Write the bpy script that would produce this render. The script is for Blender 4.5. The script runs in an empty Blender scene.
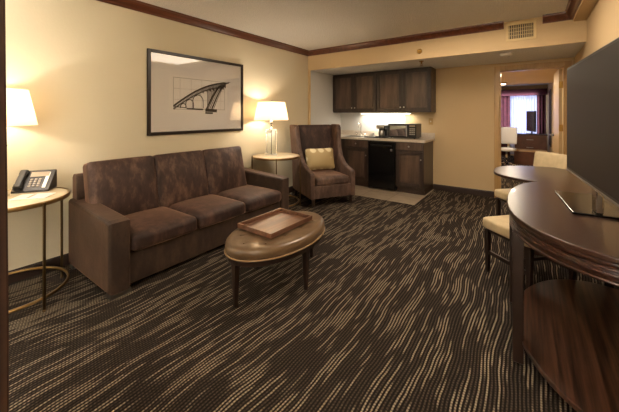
import bpy, bmesh, math, random
from mathutils import Vector, Matrix
random.seed(7)
S = bpy.context.scene
COL = S.collection
PI = math.pi

# ------------------------------------------------------------ helpers
def lin(r, g, b):
    f = lambda c: (c/255/12.92) if c/255 <= .04045 else ((c/255+.055)/1.055)**2.4
    return (f(r), f(g), f(b), 1)

class N:
    """tiny node-graph helper"""
    def __init__(s, name):
        s.m = bpy.data.materials.new(name); s.m.use_nodes = True
        s.t = s.m.node_tree; s.b = s.t.nodes['Principled BSDF']; s.out = s.t.nodes['Material Output']
    def n(s, typ, **kw):
        x = s.t.nodes.new(typ)
        for k, v in kw.items():
            if k.startswith('i_'):
                x.inputs[k[2:].replace('_', ' ')].default_value = v
            else: setattr(x, k, v)
        return x
    def l(s, a, b): s.t.links.new(a, b)
    def math(s, op, a, b=None, c=None):
        x = s.t.nodes.new('ShaderNodeMath'); x.operation = op
        for i, v in enumerate((a, b, c)):
            if v is None: continue
            if isinstance(v, (int, float)): x.inputs[i].default_value = v
            else: s.l(v, x.inputs[i])
        return x.outputs[0]
    def ramp(s, fac, stops):
        x = s.t.nodes.new('ShaderNodeValToRGB')
        e = x.color_ramp.elements
        while len(e) < len(stops): e.new(.5)
        for k, (p, c) in enumerate(stops): e[k].position = p; e[k].color = c
        s.l(fac, x.inputs[0]); return x.outputs[0]
    def bump(s, h, strength, dist=.01):
        x = s.n('ShaderNodeBump'); x.inputs['Strength'].default_value = strength; x.inputs['Distance'].default_value = dist
        s.l(h, x.inputs['Height']); s.l(x.outputs[0], s.b.inputs['Normal'])
    def noise(s, vec, scale, detail=3, rough=.5):
        x = s.n('ShaderNodeTexNoise'); x.inputs['Scale'].default_value = scale
        x.inputs['Detail'].default_value = detail; x.inputs['Roughness'].default_value = rough
        if vec is not None: s.l(vec, x.inputs['Vector'])
        return x.outputs[0]

def plain(name, col, rough=.5, metal=0, spec=.5, var=0.0, vscale=8, bump=0, bscale=200, coat=0):
    m = N(name); b = m.b
    b.inputs['Base Color'].default_value = lin(*col)
    b.inputs['Roughness'].default_value = rough; b.inputs['Metallic'].default_value = metal
    b.inputs['Specular IOR Level'].default_value = spec; b.inputs['Coat Weight'].default_value = coat
    tc = m.n('ShaderNodeTexCoord')
    f = m.noise(tc.outputs['Object'], vscale, 4)
    c = m.ramp(f, [(.3, lin(*[x*(1-var) for x in col])), (.7, lin(*[min(255, x*(1+var)) for x in col]))])
    m.l(c, b.inputs['Base Color'])
    if bump: m.bump(m.noise(tc.outputs['Object'], bscale, 2), bump, .004)
    return m.m

def wood(name, dark, light, along='y', rough=.35, freq=45, coat=.15, lo=.35, hi=.65):
    m = N(name); tc = m.n('ShaderNodeTexCoord'); mp = m.n('ShaderNodeMapping')
    sc = {'x': (1.2, freq, freq), 'y': (freq, 1.2, freq), 'z': (freq, freq, 1.2)}[along]
    mp.inputs['Scale'].default_value = sc
    m.l(tc.outputs['Object'], mp.inputs['Vector'])
    f = m.noise(mp.outputs[0], 1, 4, .6)
    m.l(m.ramp(f, [(lo, lin(*dark)), (hi, lin(*light))]), m.b.inputs['Base Color'])
    m.b.inputs['Roughness'].default_value = rough; m.b.inputs['Coat Weight'].default_value = coat
    m.b.inputs['Coat Roughness'].default_value = .15
    m.bump(f, .08, .002)
    return m.m

def velvet(name, dark, mid, light, sheen=.6, scale=5):
    m = N(name); tc = m.n('ShaderNodeTexCoord')
    mp = m.n('ShaderNodeMapping'); mp.inputs['Scale'].default_value = (1.6, 1.6, .7); mp.inputs['Rotation'].default_value = (.5, .3, .2)
    m.l(tc.outputs['Object'], mp.inputs['Vector'])
    f = m.noise(mp.outputs[0], scale, 6, .68)
    m.l(m.ramp(f, [(.3, lin(*dark)), (.5, lin(*mid)), (.72, lin(*light))]), m.b.inputs['Base Color'])
    m.b.inputs['Roughness'].default_value = .62
    m.b.inputs['Specular IOR Level'].default_value = .35
    m.b.inputs['Sheen Weight'].default_value = sheen; m.b.inputs['Sheen Roughness'].default_value = .35
    m.b.inputs['Sheen Tint'].default_value = lin(240, 190, 160)
    m.bump(m.noise(tc.outputs['Object'], 30, 3), .12, .01)
    return m.m

def wallmat(name, col, bs=60, strength=.12):
    m = N(name); g = m.n('ShaderNodeNewGeometry')
    f = m.noise(g.outputs['Position'], 1.5, 3)
    m.l(m.ramp(f, [(.3, lin(*[c*.985 for c in col])), (.7, lin(*col))]), m.b.inputs['Base Color'])
    m.b.inputs['Roughness'].default_value = .75; m.b.inputs['Specular IOR Level'].default_value = .25
    m.bump(m.noise(g.outputs['Position'], bs, 3), strength, .006)
    return m.m

def popcorn(name, col):
    m = N(name); g = m.n('ShaderNodeNewGeometry')
    v = m.n('ShaderNodeTexVoronoi'); v.inputs['Scale'].default_value = 70
    m.l(g.outputs['Position'], v.inputs['Vector'])
    nn = m.noise(g.outputs['Position'], 90, 4, .7)
    m.l(m.ramp(nn, [(.3, lin(*[c*.86 for c in col])), (.65, lin(*col))]), m.b.inputs['Base Color'])
    m.b.inputs['Roughness'].default_value = .95; m.b.inputs['Specular IOR Level'].default_value = .1
    m.bump(m.math('ADD', v.outputs['Distance'], nn), .7, .02)
    return m.m

def carpet():
    m = N('carpet'); g = m.n('ShaderNodeNewGeometry'); sp = m.n('ShaderNodeSeparateXYZ')
    m.l(g.outputs['Position'], sp.inputs[0]); x, y = sp.outputs[0], sp.outputs[1]
    wob = m.math('MULTIPLY', m.math('SUBTRACT', m.noise(g.outputs['Position'], .9, 2), .5), .17)
    wob2 = m.math('MULTIPLY', m.math('SUBTRACT', m.noise(g.outputs['Position'], 5, 2), .5), .016)
    xx = m.math('ADD', m.math('ADD', x, wob), wob2)
    q = m.math('DIVIDE', xx, .0175)
    li = m.math('FLOOR', q); fr = m.math('FRACT', q)
    prof = m.math('SUBTRACT', 1, m.math('MULTIPLY', m.math('ABSOLUTE', m.math('SUBTRACT', fr, .5)), 2))
    mr = m.n('ShaderNodeMapRange', interpolation_type='SMOOTHSTEP'); m.l(prof, mr.inputs[0])
    mr.inputs[1].default_value = .38; mr.inputs[2].default_value = .75; prof = mr.outputs[0]
    cv = m.n('ShaderNodeCombineXYZ'); m.l(m.math('MULTIPLY', li, 3.71), cv.inputs[0])
    m.l(m.math('MULTIPLY', y, 2.5), cv.inputs[1])
    on = m.noise(cv.outputs[0], 1, 1)
    patch = m.noise(g.outputs['Position'], 3.2, 2)
    s = m.math('ADD', on, m.math('MULTIPLY', m.math('SUBTRACT', patch, .5), .3))
    mk = m.n('ShaderNodeMapRange', interpolation_type='SMOOTHSTEP'); m.l(s, mk.inputs[0])
    mk.inputs[1].default_value = .485; mk.inputs[2].default_value = .58
    dots = m.math('ADD', .68, m.math('MULTIPLY', m.math('SINE', m.math('ADD', m.math('MULTIPLY', y, 2*PI/.016), m.math('MULTIPLY', li, 2.1))), .32))
    fleck = m.noise(g.outputs['Position'], 160, 2, .7)
    br = m.math('MULTIPLY', m.math('MULTIPLY', mk.outputs[0], prof), dots)
    br2 = m.math('MULTIPLY', m.math('MULTIPLY', prof, .5), m.math('MULTIPLY', dots, fleck))
    tot = m.math('ADD', br, br2)
    c = m.ramp(tot, [(0, lin(32, 26, 23)), (.25, lin(78, 67, 58)), (.9, lin(160, 145, 123))])
    mx = m.n('ShaderNodeMixRGB', blend_type='MULTIPLY'); mx.inputs[0].default_value = .6
    m.l(c, mx.inputs[1]); m.l(m.ramp(fleck, [(.3, (.45, .45, .45, 1)), (.7, (1.2, 1.2, 1.2, 1))]), mx.inputs[2])
    m.l(mx.outputs[0], m.b.inputs['Base Color'])
    m.b.inputs['Roughness'].default_value = .95; m.b.inputs['Specular IOR Level'].default_value = .1
    m.bump(m.math('ADD', tot, m.math('MULTIPLY', fleck, .6)), .6, .006)
    return m.m

def tile_mat():
    m = N('stone_tile'); g = m.n('ShaderNodeNewGeometry')
    b = m.n('ShaderNodeTexBrick'); b.offset = 0; b.inputs['Scale'].default_value = 1
    b.inputs['Brick Width'].default_value = .45; b.inputs['Row Height'].default_value = .45; b.inputs['Mortar Size'].default_value = .005
    b.inputs['Color1'].default_value = lin(168, 152, 130); b.inputs['Color2'].default_value = lin(158, 143, 122); b.inputs['Mortar'].default_value = lin(120, 106, 90)
    m.l(g.outputs['Position'], b.inputs['Vector'])
    mx = m.n('ShaderNodeMixRGB', blend_type='MULTIPLY'); mx.inputs[0].default_value = .5
    m.l(b.outputs[0], mx.inputs[1]); m.l(m.ramp(m.noise(g.outputs['Position'], 9, 5), [(.3, (.75, .72, .7, 1)), (.7, (1.1, 1.1, 1.1, 1))]), mx.inputs[2])
    m.l(mx.outputs[0], m.b.inputs['Base Color']); m.b.inputs['Roughness'].default_value = .4
    return m.m

def glassmat(name, tint=(1, 1, 1, 1), refl=.08):
    m = N(name); tr = m.n('ShaderNodeBsdfTransparent'); gl = m.n('ShaderNodeBsdfGlossy'); gl.inputs['Roughness'].default_value = .04
    tr.inputs['Color'].default_value = tint
    fr = m.n('ShaderNodeFresnel'); fr.inputs['IOR'].default_value = 1.45
    mx = m.n('ShaderNodeMixShader'); m.l(m.math('MAXIMUM', fr.outputs[0], refl), mx.inputs[0])
    m.l(tr.outputs[0], mx.inputs[1]); m.l(gl.outputs[0], mx.inputs[2]); m.l(mx.outputs[0], m.out.inputs['Surface'])
    return m.m

def emit(name, col, st):
    m = N(name); m.b.inputs['Base Color'].default_value = lin(*col)
    m.b.inputs['Emission Color'].default_value = lin(*col); m.b.inputs['Emission Strength'].default_value = st
    return m.m

def shade_mat(name):
    m = N(name); t = m.n('ShaderNodeBsdfTranslucent'); t.inputs['Color'].default_value = lin(255, 236, 205)
    d = m.n('ShaderNodeBsdfDiffuse'); d.inputs['Color'].default_value = lin(250, 240, 222)
    mx = m.n('ShaderNodeMixShader'); mx.inputs[0].default_value = .55
    tc = m.n('ShaderNodeTexCoord')
    bp = m.n('ShaderNodeBump'); bp.inputs['Strength'].default_value = .1; m.l(m.noise(tc.outputs['Object'], 300, 2), bp.inputs['Height'])
    m.l(bp.outputs[0], d.inputs['Normal'])
    m.l(d.outputs[0], mx.inputs[1]); m.l(t.outputs[0], mx.inputs[2])
    e = m.n('ShaderNodeEmission'); e.inputs['Color'].default_value = lin(255, 240, 215); e.inputs['Strength'].default_value = .3
    a = m.n('ShaderNodeAddShader'); m.l(mx.outputs[0], a.inputs[0]); m.l(e.outputs[0], a.inputs[1])
    m.l(a.outputs[0], m.out.inputs['Surface'])
    return m.m

def sheer_mat():
    m = N('sheer'); t = m.n('ShaderNodeBsdfTranslucent'); t.inputs['Color'].default_value = lin(235, 235, 250)
    d = m.n('ShaderNodeBsdfTransparent'); mx = m.n('ShaderNodeMixShader'); mx.inputs[0].default_value = .35
    m.l(t.outputs[0], mx.inputs[1]); m.l(d.outputs[0], mx.inputs[2]); m.l(mx.outputs[0], m.out.inputs['Surface'])
    return m.m

class MB:
    """collects primitives into one mesh"""
    def __init__(s): s.bm = bmesh.new()
    def _merge(s, b, M=None, smooth=False):
        if M is not None: bmesh.ops.transform(b, matrix=M, verts=b.verts)
        for f in b.faces: f.smooth = smooth
        me = bpy.data.meshes.new('tmp'); b.to_mesh(me); b.free(); s.bm.from_mesh(me); bpy.data.meshes.remove(me)
        return s
    def box(s, x0, x1, y0, y1, z0, z1, bev=0, seg=2, M=None):
        b = bmesh.new(); bmesh.ops.create_cube(b, size=1)
        for v in b.verts:
            v.co = Vector((x0+(v.co.x+.5)*(x1-x0), y0+(v.co.y+.5)*(y1-y0), z0+(v.co.z+.5)*(z1-z0)))
        if bev: bmesh.ops.bevel(b, geom=b.edges[:], offset=bev, segments=seg, profile=.5, affect='EDGES')
        return s._merge(b, M, False)
    def taper(s, cx, cy, z0, z1, w0, w1, bev=.003, tx=0, ty=0):
        """square leg, width w0 at the foot, w1 at the top; foot moved by tx, ty"""
        b = bmesh.new(); bmesh.ops.create_cube(b, size=1)
        for v in b.verts:
            lo = v.co.z < 0; w = w0 if lo else w1
            v.co = Vector((cx+v.co.x*w+(tx if lo else 0), cy+v.co.y*w+(ty if lo else 0), z0 if lo else z1))
        bmesh.ops.bevel(b, geom=b.edges[:], offset=bev, segments=1, affect='EDGES')
        return s._merge(b)
    def cyl(s, p0, p1, r0, r1=None, seg=20, smooth=True):
        r1 = r0 if r1 is None else r1; p0 = Vector(p0); p1 = Vector(p1); d = p1-p0
        b = bmesh.new(); bmesh.ops.create_cone(b, cap_ends=True, segments=seg, radius1=r0, radius2=r1, depth=d.length)
        q = Vector((0, 0, 1)).rotation_difference(d.normalized()).to_matrix().to_4x4()
        M = Matrix.Translation((p0+p1)/2) @ q
        bmesh.ops.transform(b, matrix=M, verts=b.verts)
        for f in b.faces: f.smooth = smooth and len(f.verts) == 4
        me = bpy.data.meshes.new('tmp'); b.to_mesh(me); b.free(); s.bm.from_mesh(me); bpy.data.meshes.remove(me); return s
    def lathe(s, prof, seg=40, c=(0, 0), sx=1, sy=1, closed=False):
        """prof: (r, z) list, revolved about z at c"""
        b = bmesh.new(); rings = []
        for r, z in prof:
            rings.append([b.verts.new((c[0]+r*sx*math.cos(2*PI*i/seg), c[1]+r*sy*math.sin(2*PI*i/seg), z)) for i in range(seg)])
        for k in range(len(rings)-1+(1 if closed else 0)):
            A, B = rings[k], rings[(k+1) % len(rings)]
            for i in range(seg):
                j = (i+1) % seg; b.faces.new((A[i], A[j], B[j], B[i]))
        if not closed:
            b.faces.new(rings[0][::-1]); b.faces.new(rings[-1])
        bmesh.ops.remove_doubles(b, verts=b.verts, dist=1e-6)
        return s._merge(b, None, True)
    def prism(s, pts, z0, z1, bev=0, M=None, smooth=False):
        """pts (x, y) polygon extruded z0..z1"""
        b = bmesh.new(); vs = [b.verts.new((x, y, z0)) for x, y in pts]; f = b.faces.new(vs)
        r = bmesh.ops.extrude_face_region(b, geom=[f])
        for v in r['geom']:
            if isinstance(v, bmesh.types.BMVert): v.co.z = z1
        bmesh.ops.recalc_face_normals(b, faces=b.faces)
        if bev:
            ed = [e for e in b.edges if abs(e.verts[0].co.z-e.verts[1].co.z) < 1e-6]
            bmesh.ops.bevel(b, geom=ed, offset=bev, segments=3, profile=.5, affect='EDGES')
        return s._merge(b, M, smooth)
    def cushion(s, cx, cy, cz, sx, sy, sz, r=.05, puff=.02, n=14, M=None, side=0.0, cfn=None):
        b = bmesh.new(); bmesh.ops.create_cube(b, size=2)
        bmesh.ops.subdivide_edges(b, edges=b.edges[:], cuts=n, use_grid_fill=True)
        h = Vector((sx/2, sy/2, sz/2)); rr = min(r, min(h)*.98)
        inner = h-Vector((rr, rr, rr))
        for v in b.verts:
            u = v.co.copy(); p = Vector((u.x*h.x, u.y*h.y, u.z*h.z))
            c = Vector([max(-inner[i], min(inner[i], p[i])) for i in range(3)])
            d = p-c
            if d.length > 1e-9: p = c+d.normalized()*rr
            p.z += puff*(1 if u.z > 0 else -1)*(1-u.x**2)*(1-u.y**2)*abs(u.z)
            p.x += side*u.x*(1-u.y**2)*(1-u.z**2); p.y += side*u.y*(1-u.x**2)*(1-u.z**2)
            if cfn: p = cfn(p, u)
            v.co = p+Vector((cx, cy, cz))
        return s._merge(b, M, True)
    def tube(s, pts, r, seg=10, closed=False):
        b = bmesh.new(); P = [Vector(p) for p in pts]; n = len(P); rings = []
        for i in range(n):
            a = P[(i-1) % n] if (closed or i > 0) else P[i]; c = P[(i+1) % n] if (closed or i < n-1) else P[i]
            d = (c-a).normalized(); u = d.cross(Vector((0, 0, 1)))
            if u.length < 1e-3: u = d.cross(Vector((1, 0, 0)))
            u.normalize(); w = u.cross(d)
            rings.append([b.verts.new(P[i]+(u*math.cos(2*PI*k/seg)+w*math.sin(2*PI*k/seg))*r) for k in range(seg)])
        for i in range(n if closed else n-1):
            A, B = rings[i], rings[(i+1) % n]
            for k in range(seg):
                j = (k+1) % seg; b.faces.new((A[k], A[j], B[j], B[k]))
        if not closed: b.faces.new(rings[0][::-1]); b.faces.new(rings[-1])
        bmesh.ops.recalc_face_normals(b, faces=b.faces)
        return s._merge(b, None, True)
    def poly(s, verts, faces, M=None, smooth=False):
        b = bmesh.new(); vs = [b.verts.new(v) for v in verts]
        for f in faces: b.faces.new([vs[i] for i in f])
        bmesh.ops.recalc_face_normals(b, faces=b.faces)
        return s._merge(b, M, smooth)
    def sweep(s, path, prof):
        """closed profile (d, z) swept along an XY path; d grows to the right of travel"""
        P = [Vector((p[0], p[1])) for p in path]; n = len(P); rings = []
        b = bmesh.new()
        for i in range(n):
            ns = []
            if i > 0: d = (P[i]-P[i-1]).normalized(); ns.append(Vector((d.y, -d.x)))
            if i < n-1: d = (P[i+1]-P[i]).normalized(); ns.append(Vector((d.y, -d.x)))
            m = ns[0] if len(ns) == 1 else (ns[0]+ns[1])/(1+ns[0].dot(ns[1]))
            rings.append([b.verts.new((P[i].x+m.x*d_, P[i].y+m.y*d_, z)) for d_, z in prof])
        k = len(prof)
        for i in range(n-1):
            for j in range(k): b.faces.new((rings[i][j], rings[i][(j+1) % k], rings[i+1][(j+1) % k], rings[i+1][j]))
        b.faces.new(rings[0][::-1]); b.faces.new(rings[-1])
        bmesh.ops.recalc_face_normals(b, faces=b.faces)
        return s._merge(b)
    def xf(s, M): bmesh.ops.transform(s.bm, matrix=M, verts=s.bm.verts); return s
    def build(s, name, mat, parent=None, loc=None, rz=0):
        me = bpy.data.meshes.new(name); s.bm.to_mesh(me); s.bm.free()
        me.materials.append(mat)
        o = bpy.data.objects.new(name, me); COL.objects.link(o)
        if parent: o.parent = parent
        if loc: o.location = loc
        if rz: o.rotation_euler = (0, 0, rz)
        return o

def tag(o, label=None, cat=None, group=None, kind=None):
    if label: o['label'] = label
    if cat: o['category'] = cat
    if group: o['group'] = group
    if kind: o['kind'] = kind
    return o
def thing(name, label, cat, loc=(0, 0, 0), rz=0, group=None):
    o = bpy.data.objects.new(name, None); COL.objects.link(o); o.empty_display_size = .1
    o.location = loc; o.rotation_euler = (0, 0, rz); return tag(o, label, cat, group)
def struct(name, mb, mat, parent=None):
    o = mb.build(name, mat, parent)
    if not parent: o['kind'] = 'structure'
    return o
def kids(o): return [c for c in bpy.data.objects if c.parent == o]
def dup(o, loc, rz, label, group=None):
    def cp(a, par):
        c = a.copy(); COL.objects.link(c)
        if par: c.parent = par
        for ch in kids(a):
            if ch != c: cp(ch, c)
        return c
    r = cp(o, None); r.location = loc; r.rotation_euler = (0, 0, rz); r['label'] = label
    if group: r['group'] = group
    return r
def sup(cx, cy, a, b, n, k=72, half=False):
    """superellipse outline; half=True keeps the side x <= cx"""
    pts = []
    a0, a1 = (PI/2, 3*PI/2) if half else (0, 2*PI)
    m = k//2 if half else k
    for i in range(m+(1 if half else 0)):
        t = a0+(a1-a0)*i/m; c, s_ = math.cos(t), math.sin(t)
        pts.append((cx+a*math.copysign(abs(c)**(2/n), c), cy+b*math.copysign(abs(s_)**(2/n), s_)))
    return pts

# ------------------------------------------------------------ materials
WALL = (208, 197, 170)
M = dict(
    wall=wallmat('wall_paint', WALL), warm=wallmat('wall_tone_warm', (200, 174, 134)), kwall=wallmat('kitchen_wall_paint', (205, 203, 198)),  # warm: deeper, more orange tone for the right, back and soffit faces
    wall2=wallmat('bedroom_paint', (218, 192, 148)),
    ceil=popcorn('popcorn_ceiling', (238, 231, 218)), soff=popcorn('soffit_underside', (244, 241, 235)),
    carpet=carpet(), tile=tile_mat(),
    crown=wood('crown_mahogany', (78, 40, 24), (104, 58, 36), 'y', .28, 30, .4),
    base=plain('baseboard_brown', (50, 34, 26), .5),
    casing=wood('door_casing_maple', (172, 136, 84), (190, 154, 100), 'z', .4, 30),
    leaf=wood('door_leaf_maple', (190, 160, 112), (206, 176, 128), 'z', .45, 20),
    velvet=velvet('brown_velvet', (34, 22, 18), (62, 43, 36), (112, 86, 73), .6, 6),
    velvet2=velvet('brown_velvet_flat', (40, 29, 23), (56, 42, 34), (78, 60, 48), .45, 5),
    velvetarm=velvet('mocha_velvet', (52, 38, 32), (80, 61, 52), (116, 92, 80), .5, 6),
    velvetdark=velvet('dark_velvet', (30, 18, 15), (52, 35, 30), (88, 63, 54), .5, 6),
    leather=plain('bronze_leather', (106, 84, 62), .3, 0, .6, .06, 14, .08, 90, .2),
    piping=plain('bronze_piping', (146, 118, 84), .35),
    espresso=plain('espresso_wood', (40, 26, 20), .35, 0, .5, .15, 6),
    traywood=wood('tray_walnut', (84, 54, 38), (116, 78, 56), 'y', .4, 40, .15),
    brass=plain('antique_brass', (168, 138, 92), .3, 1), brassdark=plain('aged_brass_rod', (120, 98, 68), .35, 1),
    tabletop=plain('cream_stone_top', (224, 208, 178), .25, 0, .5, .03, 12),
    chrome=plain('chrome', (215, 212, 205), .12, 1), steel=plain('brushed_steel', (170, 168, 165), .3, 1),
    glass=glassmat('clear_glass', (.93, .95, .94, 1), .1), pglass=glassmat('picture_glass', (1, 1, 1, 1), .045),
    shade=shade_mat('lampshade_linen'), bulb=emit('bulb', (255, 225, 180), 12),
    frame=plain('black_frame', (34, 24, 20), .3, 0, .5), mat=plain('picture_mat', (246, 242, 238), .8),
    paper=plain('print_paper', (250, 246, 240), .85), ink=plain('print_ink', (42, 36, 34), .8), inkl=plain('print_ink_pale', (165, 158, 150), .85),
    cab=wood('cabinet_walnut', (38, 27, 22), (58, 42, 34), 'z', .4, 14, .2), cabp=wood('cabinet_panel', (52, 38, 30), (94, 74, 60), 'z', .38, 9, .25),
    black=plain('black_plastic', (22, 21, 22), .35), blackgl=plain('black_gloss', (14, 13, 13), .2, 0, .4, 0, 5, 0, 100, 0),
    screen=plain('television_screen', (40, 32, 27), .5, 0, .25, 0, 5),
    counter=plain('counter_laminate', (198, 186, 170), .3, 0, .5, .05, 30), white=plain('white_plastic', (232, 228, 220), .45),
    cream=plain('cream_plate', (176, 142, 84), .4), led=emit('undercabinet_tube', (255, 246, 225), 9),
    zebra=wood('zebrano_side', (32, 16, 12), (76, 44, 31), 'y', .3, 70, .3), zebrav=wood('zebrano_shelf', (34, 20, 15), (96, 64, 47), 'y', .3, 42, .3, .38, .68),
    desktop=plain('desk_top_veneer', (56, 36, 27), .3, 0, .4, .05, 3, 0, 100, .12),
    seatcream=plain('cream_vinyl', (196, 176, 140), .5, 0, .4, .04, 20), phone=plain('phone_grey', (40, 34, 32), .45),
    lcd=plain('phone_display', (150, 135, 115), .3), vent=plain('vent_paint', (206, 182, 132), .5), ventin=plain('vent_dark', (60, 48, 34), .8),
    gold=plain('brass_fitting', (176, 138, 72), .3, 1), curtain=velvet('brown_drape', (34, 22, 19), (50, 33, 28), (66, 46, 38), .2, 8),
    burg=plain('burgundy_drape', (84, 42, 44), .8, 0, .2, .15, 10), sheer=sheer_mat(), sky=emit('daylight_outside', (215, 215, 240), .9),
    sofabed=plain('dresser_brown', (96, 60, 44), .4, 0, .5, .1, 6), benchtop=plain('bench_top_tan', (186, 150, 112), .4),
    mirror=plain('mirror_glass', (190, 195, 200), .04, 1), cloud=plain('grey_white_fabric', (200, 200, 205), .7),
)
def pillow_mat():
    m = N('patterned_pillow'); tc = m.n('ShaderNodeTexCoord'); v = m.n('ShaderNodeTexVoronoi'); v.inputs['Scale'].default_value = 7
    v.inputs['Randomness'].default_value = .15
    m.l(tc.outputs['Object'], v.inputs['Vector'])
    m.l(m.ramp(v.outputs['Distance'], [(.30, lin(216, 204, 168)), (.42, lin(168, 146, 102))]), m.b.inputs['Base Color'])
    m.b.inputs['Roughness'].default_value = .6; return m.m
M['pillow'] = pillow_mat()

# ------------------------------------------------------------ the room
XL, XR, YB, YS, YR, ZC, ZS = -3.34, .525, 5.73, 4.59, -.45, 2.51, 2.157
struct('floor', MB().box(XL-.1, XR+.1, YR-.1, YB+.1, -.1, 0), M['carpet'])
struct('floor_tile', MB().box(XL+.05, -1.375, 4.56, YB, 0, .006, .002), M['tile'])
struct('ceiling', MB().box(XL-.1, XR+.1, YR-.1, YB+.1, ZC, ZC+.1), M['ceil'])
struct('wall_left', MB().box(XL-.1, XL, YR-.1, YB+.1, 0, ZC), M['wall'])
struct('wall_right', MB().box(XR, XR+.1, YR-.1, YB+.1, 0, ZC), M['warm'])
struct('wall_kitchen', MB().box(XL, XL+.05, YS+.02, YB, 0, ZS), M['kwall'])
struct('wall_kitchen_back', MB().box(XL+.05, -1.9, YB-.006, YB, 0, ZS), M['kwall'])
struct('trim_1', MB().box(XL, XL+.05, YS, YS+.02, 0, ZS), M['warm'])                       # corner strip
struct('trim_2', MB().box(XL, XR, YS, YS+.02, ZS-.001, ZC), M['warm'])                     # soffit face
struct('trim_3', MB().box(XL, XR, YS+.02, YB, ZS, ZS+.05), M['soff'])                      # soffit underside
struct('trim_4', MB().box(.408, XR, YR, YS, 2.40, ZC), M['warm'])                          # beam along the right wall
DX0, DX1, DZ = -.385, .425, 2.04
struct('wall_back', MB().box(XL-.1, DX0, YB, YB+.1, 0, ZC).box(DX1, XR+.1, YB, YB+.1, 0, ZC).box(DX0, DX1, YB, YB+.1, DZ, ZC), M['warm'])
struct('wall_rear', MB().box(XL-.1, -2.2, YR-.1, YR, 0, ZC).box(.35, XR+.1, YR-.1, YR, 0, ZC).box(-2.2, .35, YR-.1, YR, 0, .7).box(-2.2, .35, YR-.1, YR, 2.2, ZC), M['wall'])
w1 = MB()
w1.box(-2.2, .35, YR-.08, YR-.03, .7, .75).box(-2.2, .35, YR-.08, YR-.03, 2.15, 2.2)
for x in (-2.2, -.95, .30): w1.box(x, x+.05, YR-.08, YR-.03, .75, 2.15)
w1 = struct('window_1', w1, M['white'])
MB().box(-2.15, .30, YR-.06, YR-.055, .75, 2.15).build('pane', M['glass'], w1)
CP = [(0, 0), (.012, 0), (.016, .012), (.03, .022), (.052, .05), (.062, .066), (.074, .07), (.078, .088), (0, .088)]
cprof = [(d, ZC-.088+z) for d, z in CP]
struct('trim_5', MB().sweep([(XL, YR), (XL, YS), (-.26, YS)], cprof), M['crown'])
struct('trim_6', MB().sweep([(.13, YS), (.408, YS), (.408, YR)], cprof), M['crown'])
bp = [(0, 0), (.014, 0), (.014, .085), (.008, .1), (0, .1)]
struct('baseboard_left', MB().sweep([(XL, YR), (XL, YS)], bp), M['base'])
struct('baseboard_back', MB().sweep([(-1.39, YB), (DX0-.07, YB)], bp), M['base'])
struct('baseboard_right', MB().sweep([(XR, YB), (XR, YR)], bp), M['base'])
# door casing, jambs and open leaf
struct('trim_7', MB().box(DX0-.07, DX0, YB-.018, YB, 0, DZ+.07, .004).box(DX1, DX1+.07, YB-.018, YB, 0, DZ+.07, .004)
       .box(DX0, DX1, YB-.018, YB, DZ, DZ+.07, .004).box(DX0, DX0+.018, YB, YB+.1, 0, DZ).box(DX1-.018, DX1, YB, YB+.1, 0, DZ)
       .box(DX0, DX1, YB, YB+.1, DZ-.018, DZ), M['casing'])
d = bpy.data.objects.new('door_1', None); COL.objects.link(d); d['kind'] = 'structure'
d.location = (.398, YB+.112, 0); d.rotation_euler = (0, 0, math.radians(1.5))
MB().box(-.04, 0, .0, .76, .012, DZ-.025, .002).build('door_leaf', M['leaf'], d)
for z in (.25, 1.14, 1.78):
    MB().cyl((.004, -.004, z-.05), (.004, -.004, z+.05), .007).box(-.036, -.002, -.003, 0, z-.05, z+.05).build('hinge', M['gold'], d)
hd = MB().cyl((-.04, .70, 1.0), (-.06, .70, 1.0), .026).cyl((-.06, .70, 1.0), (-.09, .70, 1.0), .01).box(-.1, -.085, .59, .71, .99, 1.01, .004)
hd.build('door_handle', M['steel'], d)

# next room
H2 = 9.3; YF = 12.0; ZB = 2.27
struct('floor_bedroom', MB().box(-3.0, 1.5, YB+.1, YF+.1, -.1, 0), M['carpet'])
struct('wall_bedroom_right', MB().box(.47, .57, YB+.1, YF, 0, 2.4), M['wall2'])
struct('wall_bedroom_left', MB().box(-1.2, -1.1, YB+.1, H2, 0, 2.4).box(-3.0, -1.2, H2-.1, H2, 0, 2.4).box(-3.1, -3.0, H2, YF, 0, 2.4), M['wall2'])
struct('ceiling_hall', MB().box(-1.1, .47, YB+.1, H2, 2.1, 2.4), M['wall2'])
struct('ceiling_bedroom', MB().box(-3.0, .47, H2, YF, ZB, ZB+.1), M['soff'])
struct('wall_bedroom_back', MB().box(-3.0, -1.5, YF, YF+.1, 0, 2.4).box(.30, .57, YF, YF+.1, 0, 2.4)
       .box(-1.5, .3, YF, YF+.1, 0, .55).box(-1.5, .3, YF, YF+.1, 2.05, 2.4), M['wall2'])
w2 = MB().box(-1.5, .3, YF+.02, YF+.06, .55, .6).box(-1.5, .3, YF+.02, YF+.06, 2.0, 2.05)
for x in (-1.5, -.62, .25): w2.box(x, x+.05, YF+.02, YF+.06, .6, 2.0)
w2 = struct('window_2', w2, M['white'])
MB().box(-1.45, .25, YF+.035, YF+.04, .6, 2.0).build('pane', M['glass'], w2)
struct('sky_outside', MB().box(-3, 2, YF+.8, YF+.82, -.2, 3.2), M['sky'])

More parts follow.
